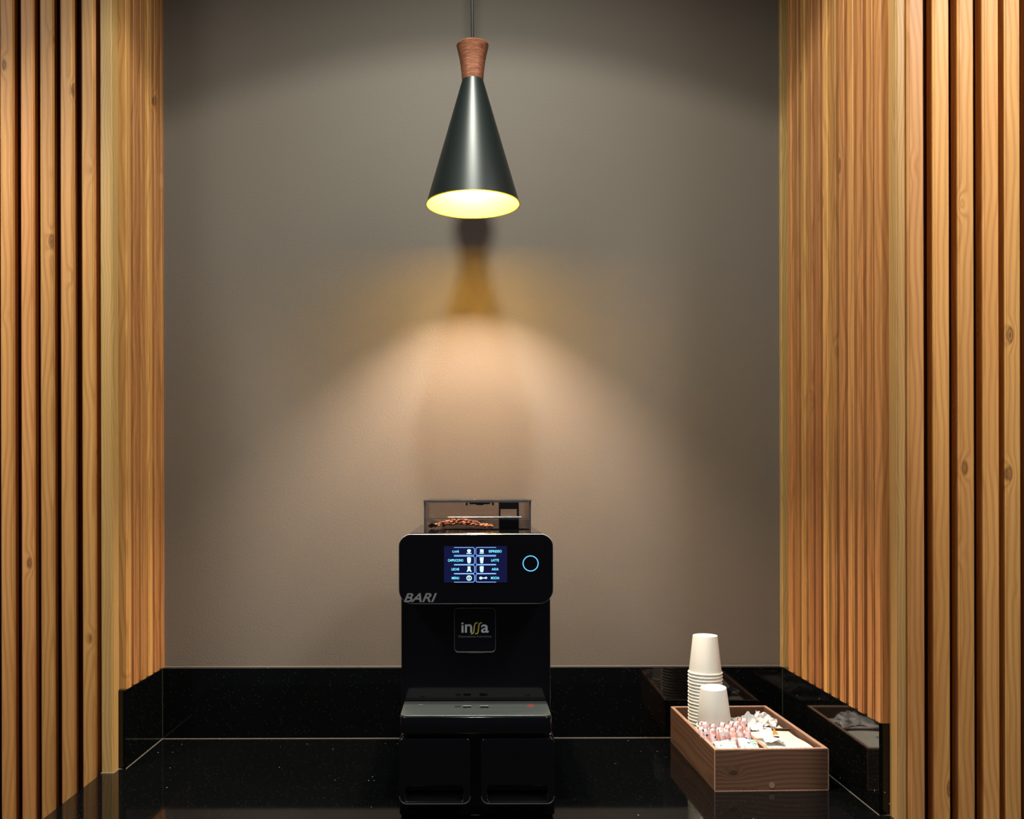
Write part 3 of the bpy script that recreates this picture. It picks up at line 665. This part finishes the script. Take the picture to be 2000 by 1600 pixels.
px1.x = max(px1.x, Cw(wt+.0412, 0.25).x)
n1 = 25
ORD = ['first', 'second', 'third', 'fourth', 'fifth', 'sixth', 'seventh', 'eighth', 'ninth', 'tenth', 'eleventh', 'twelfth', 'thirteenth', 'fourteenth', 'fifteenth']
for i in range(n1):
    z = CT+0.0085+i*sp
    if i == n1-1: lab = 'topmost upturned white paper cup of the tall stack, its whole side showing'
    elif n1-1-i < 15: lab = ORD[n1-1-i]+' white paper cup from the top of the tall stack, only its rim showing'
    else: lab = 'white paper cup low in the tall stack, hidden behind the caddy side'
    cup((px1.x+random.uniform(-.0005, .0005), px1.y, z), lab, 'upturned paper cups in the tall stack' )
n2 = 12
tx, ty = R(4.0), R(-2.6)
b2 = Cw(wt+.0415, 0.162)
ax = (Matrix.Rotation(ty, 3, 'Y') @ Matrix.Rotation(tx, 3, 'X')) @ Vector((0, 0, 1))
for i in range(n2):
    p = Vector((b2.x, b2.y, CT+0.0105)) + ax*(i*sp)
    if i == n2-1: lab = 'topmost upturned white paper cup of the short stack in front of the tall one'
    else: lab = 'upturned white paper cup nested inside the short front stack, mostly hidden'
    o = cup(p, lab, 'upturned paper cups in the short stack'); o.rotation_euler = (tx, ty, 0)

# stick packets and sachets
def sachet_me(w_, l_, t_, nx=6, nz=12, crimp=0.12, rough=0.0006, seed=0):
    rn = random.Random(seed); bm = bmesh.new(); F, B = {}, {}
    for i in range(nx+1):
        for j in range(nz+1):
            u, v = i/nx, j/nz
            e = min(u, 1-u)*2; q = min(v, 1-v)
            s = (1-(1-e)**2) * (0 if q < crimp*0.99 and q < 0.5*crimp else min(1, (q-crimp*0.5)/(crimp*1.6)))
            s = max(0.06, s)
            x = (u-0.5)*w_; z = v*l_; wv = rn.uniform(-rough, rough)+0.0005*math.sin(v*9+seed)
            F[i, j] = bm.verts.new((x, -t_/2*s+wv, z)); B[i, j] = bm.verts.new((x, t_/2*s+wv, z)) if 0 < i < nx and 0 < j < nz else F[i, j]
    for i in range(nx):
        for j in range(nz):
            bm.faces.new((F[i, j], F[i+1, j], F[i+1, j+1], F[i, j+1]))
            vs = (B[i, j], B[i, j+1], B[i+1, j+1], B[i+1, j])
            if len(set(vs)) == 4 and not all(v in F.values() for v in vs): bm.faces.new(vs)
    return bm_mesh(bm, 'sachet')
sticks = [sachet_me(0.0135, 0.088, 0.0055, seed=s) for s in range(4)]
lab = 'pink and white sweetener stick packet standing in the caddy in front of the cups'
for row in range(4):
    for k in range(7):
        me = sticks[(row+k) % 4]
        o = bpy.data.objects.new('sweetener_packet', me); COL.objects.link(o)
        if not me.materials: me.materials.append(M['pink_packet']); [setattr(p, 'use_smooth', True) for p in me.polygons]
        u = 0.0165+k*0.0136+random.uniform(-.002, .002); v = 0.072+row*0.0115
        wz = 0.010 + (0.012, 0.008, 0.012, 0.016)[row]+random.uniform(-0.004, 0.005)
        if k >= 5 and row > 1: wz += 0.006
        o.location = Cw(u, v, wz); o.rotation_euler = (R(-13+row*2+random.uniform(-6, 6)), R(random.uniform(-13, 9)), TH+R(random.uniform(-12, 12)))
        lab = 'pink and white stick packet, '+ORD[k]+' from the left in the '+('front', 'second', 'third', 'rearmost')[row]+' row'
        tag(o, lab, 'packet', 'pink sweetener stick packets in the caddy')
sach = [sachet_me(0.042, 0.052, 0.0085, 8, 10, 0.12, 0.0012, s+20) for s in range(4)]
for k in range(12):
    me = sach[k % 4]
    if not me.materials: me.materials.append(M['pale_packet'])
    o = bpy.data.objects.new('sugar_sachet', me); COL.objects.link(o)
    lay, side = divmod(k, 2)
    o.location = Cw(0.036+0.046*side+random.uniform(-.003, .003), 0.014, 0.016+lay*0.0120+0.004*side)
    o.rotation_euler = (R(-90+random.uniform(-2, 12)*(lay > 3)), 0, TH+R(random.uniform(-5, 5)))
    if lay == 5: o.rotation_euler.x = R(-76); o.rotation_euler.y = R((-7, 9)[side])
    tag(o, ('topmost pale green sugar sachet beside the left side of the caddy', 'topmost pale green sugar sachet beside the middle divider of the caddy')[side] if lay == 5 else 'pale green sugar sachet buried under the others at the front left of the caddy', 'sachet', 'pale sugar sachets piled in the caddy')
# folded napkins, front right compartment
for k in range(12):
    w_, l_ = 0.096, 0.160
    bm = bmesh.new(); nx, ny = 10, 12; T, Bt = {}, {}
    ph = random.uniform(0, 6); amp = 0.0004 + (0.0016 if k > 9 else 0)
    for i in range(nx+1):
        for j in range(ny+1):
            u, v = i/nx, j/ny; dz = amp*math.sin(u*7+ph)*math.cos(v*6+ph*2)+random.uniform(-.0001, .0001)
            T[i, j] = bm.verts.new(((u-.5)*w_, (v-.5)*l_, 0.0050+dz)); Bt[i, j] = bm.verts.new(((u-.5)*w_, (v-.5)*l_, 0.0002))
    for i in range(nx):
        for j in range(ny):
            bm.faces.new((T[i, j], T[i+1, j], T[i+1, j+1], T[i, j+1])); bm.faces.new((Bt[i, j], Bt[i, j+1], Bt[i+1, j+1], Bt[i+1, j]))
    for i in range(nx):
        bm.faces.new((T[i, 0], Bt[i, 0], Bt[i+1, 0], T[i+1, 0])); bm.faces.new((T[i, ny], T[i+1, ny], Bt[i+1, ny], Bt[i, ny]))
    for j in range(ny):
        bm.faces.new((T[0, j], T[0, j+1], Bt[0, j+1], Bt[0, j])); bm.faces.new((T[nx, j], Bt[nx, j], Bt[nx, j+1], T[nx, j+1]))
    o = link('paper_napkin', bm_mesh(bm), M['napkin'], smooth=True, angle=40)
    o.location = Cw(0.1765+random.uniform(-.0015, .0015), 0.101+random.uniform(-.003, .003), 0.0085+k*0.0058)
    o.rotation_euler = (0, 0, TH+R(random.uniform(-1.2, 1.2) + (1.5 if k == 11 else 0)))
    top = k == 11
    tag(o, 'topmost cream folded paper napkin of the pile at the front right of the caddy' if top else 'cream folded paper napkin lower in the pile at the front right of the caddy', 'napkin', 'folded napkins in the caddy')
# crumpled papers
def crumple(name, w_, l_, amp, seed, mat, nx=9, ny=9, curl=0.0):
    rn = random.Random(seed); bm = bmesh.new(); V = {}
    for i in range(nx+1):
        for j in range(ny+1):
            u, v = i/nx-.5, j/ny-.5
            z = amp*rn.uniform(-1, 1)*0.5 + amp*0.8*math.sin(u*9+seed)*math.cos(v*8+seed) + curl*(u*u*4)
            V[i, j] = bm.verts.new((u*w_+rn.uniform(-.002, .002), v*l_+rn.uniform(-.002, .002), z))
    for i in range(nx):
        for j in range(ny): bm.faces.new((V[i, j], V[i+1, j], V[i+1, j+1], V[i, j+1]))
    me = bm_mesh(bm); o = link(name, me, mat)
    s = o.modifiers.new('t', 'SOLIDIFY'); s.thickness = 0.0006
    return o
zc = CT+0.0085
box_n = 9
for k in range(box_n):
    b_ = box_bm(-0.050, 0.050, -0.055, 0.055, 0, 0.0060, 0.0008)
    o = link('paper_napkin', bm_mesh(b_), M['tissue']); o.location = Cw(0.1775, 0.262, 0.0085+k*0.0066); o.rotation_euler = (0, 0, TH+R(random.uniform(-1, 1)))
    tag(o, 'white napkin in the rear right compartment under the crumpled papers', 'napkin', 'napkins under the crumpled papers')
cr = [((0.155, 0.245, 0.084), (0.05, 0.06), 0.005, 3, (R(8), R(-14), 0.5), 'crumpled white paper scrap in the rear right of the caddy, nearest the middle divider'),
      ((0.192, 0.240, 0.088), (0.050, 0.055), 0.007, 8, (R(12), R(22), -0.3), 'crumpled white paper scrap with a raised peak in the rear right of the caddy')]
for p, (a, b), am, sd, ro, lb in cr:
    o = crumple('crumpled_paper', a, b, am, sd, M['tissue']); o.location = Cw(*p); o.rotation_euler = ro; tag(o, lb, 'paper scrap')
# flat sheet under them, reaching the cross divider
o = crumple('paper_sheet', 0.096, 0.115, 0.0010, 5, M['tissue']); o.location = Cw(0.1755, 0.258, 0.0755); o.rotation_euler = (R(-2), R(3), TH); tag(o, 'flat white paper sheet under the crumpled scraps', 'paper')
# wrapper with gold mark
wr_ = crumple('paper_wrapper', 0.046, 0.075, 0.006, 12, M['wrapper'], curl=-0.006); wr_.location = Cw(0.147, 0.088, 0.098); wr_.rotation_euler = (R(12), R(14), TH+0.25)
tag(wr_, 'creased white wrapper with a gold triangle mark on the napkins', 'wrapper')
me = plate_me([[(-0.008, -0.010), (0.008, -0.006), (0.003, 0.012)]], 0.0006, 0, False)
e = link('gold_mark', me, M['orange_print'], wr_, (0.0, -0.014, 0.010)); e.rotation_euler = (R(25), 0, 0)
me = plate_me([[(-0.010, -0.0145), (0.006, -0.016), (0.009, -0.0115), (0.0, -0.0125)]], 0.0006, 0, False)
e = link('dark_mark', me, M['black_void'], wr_, (0.0, -0.014, 0.010)); e.rotation_euler = (R(25), 0, 0)
bpy.context.view_layer.update()
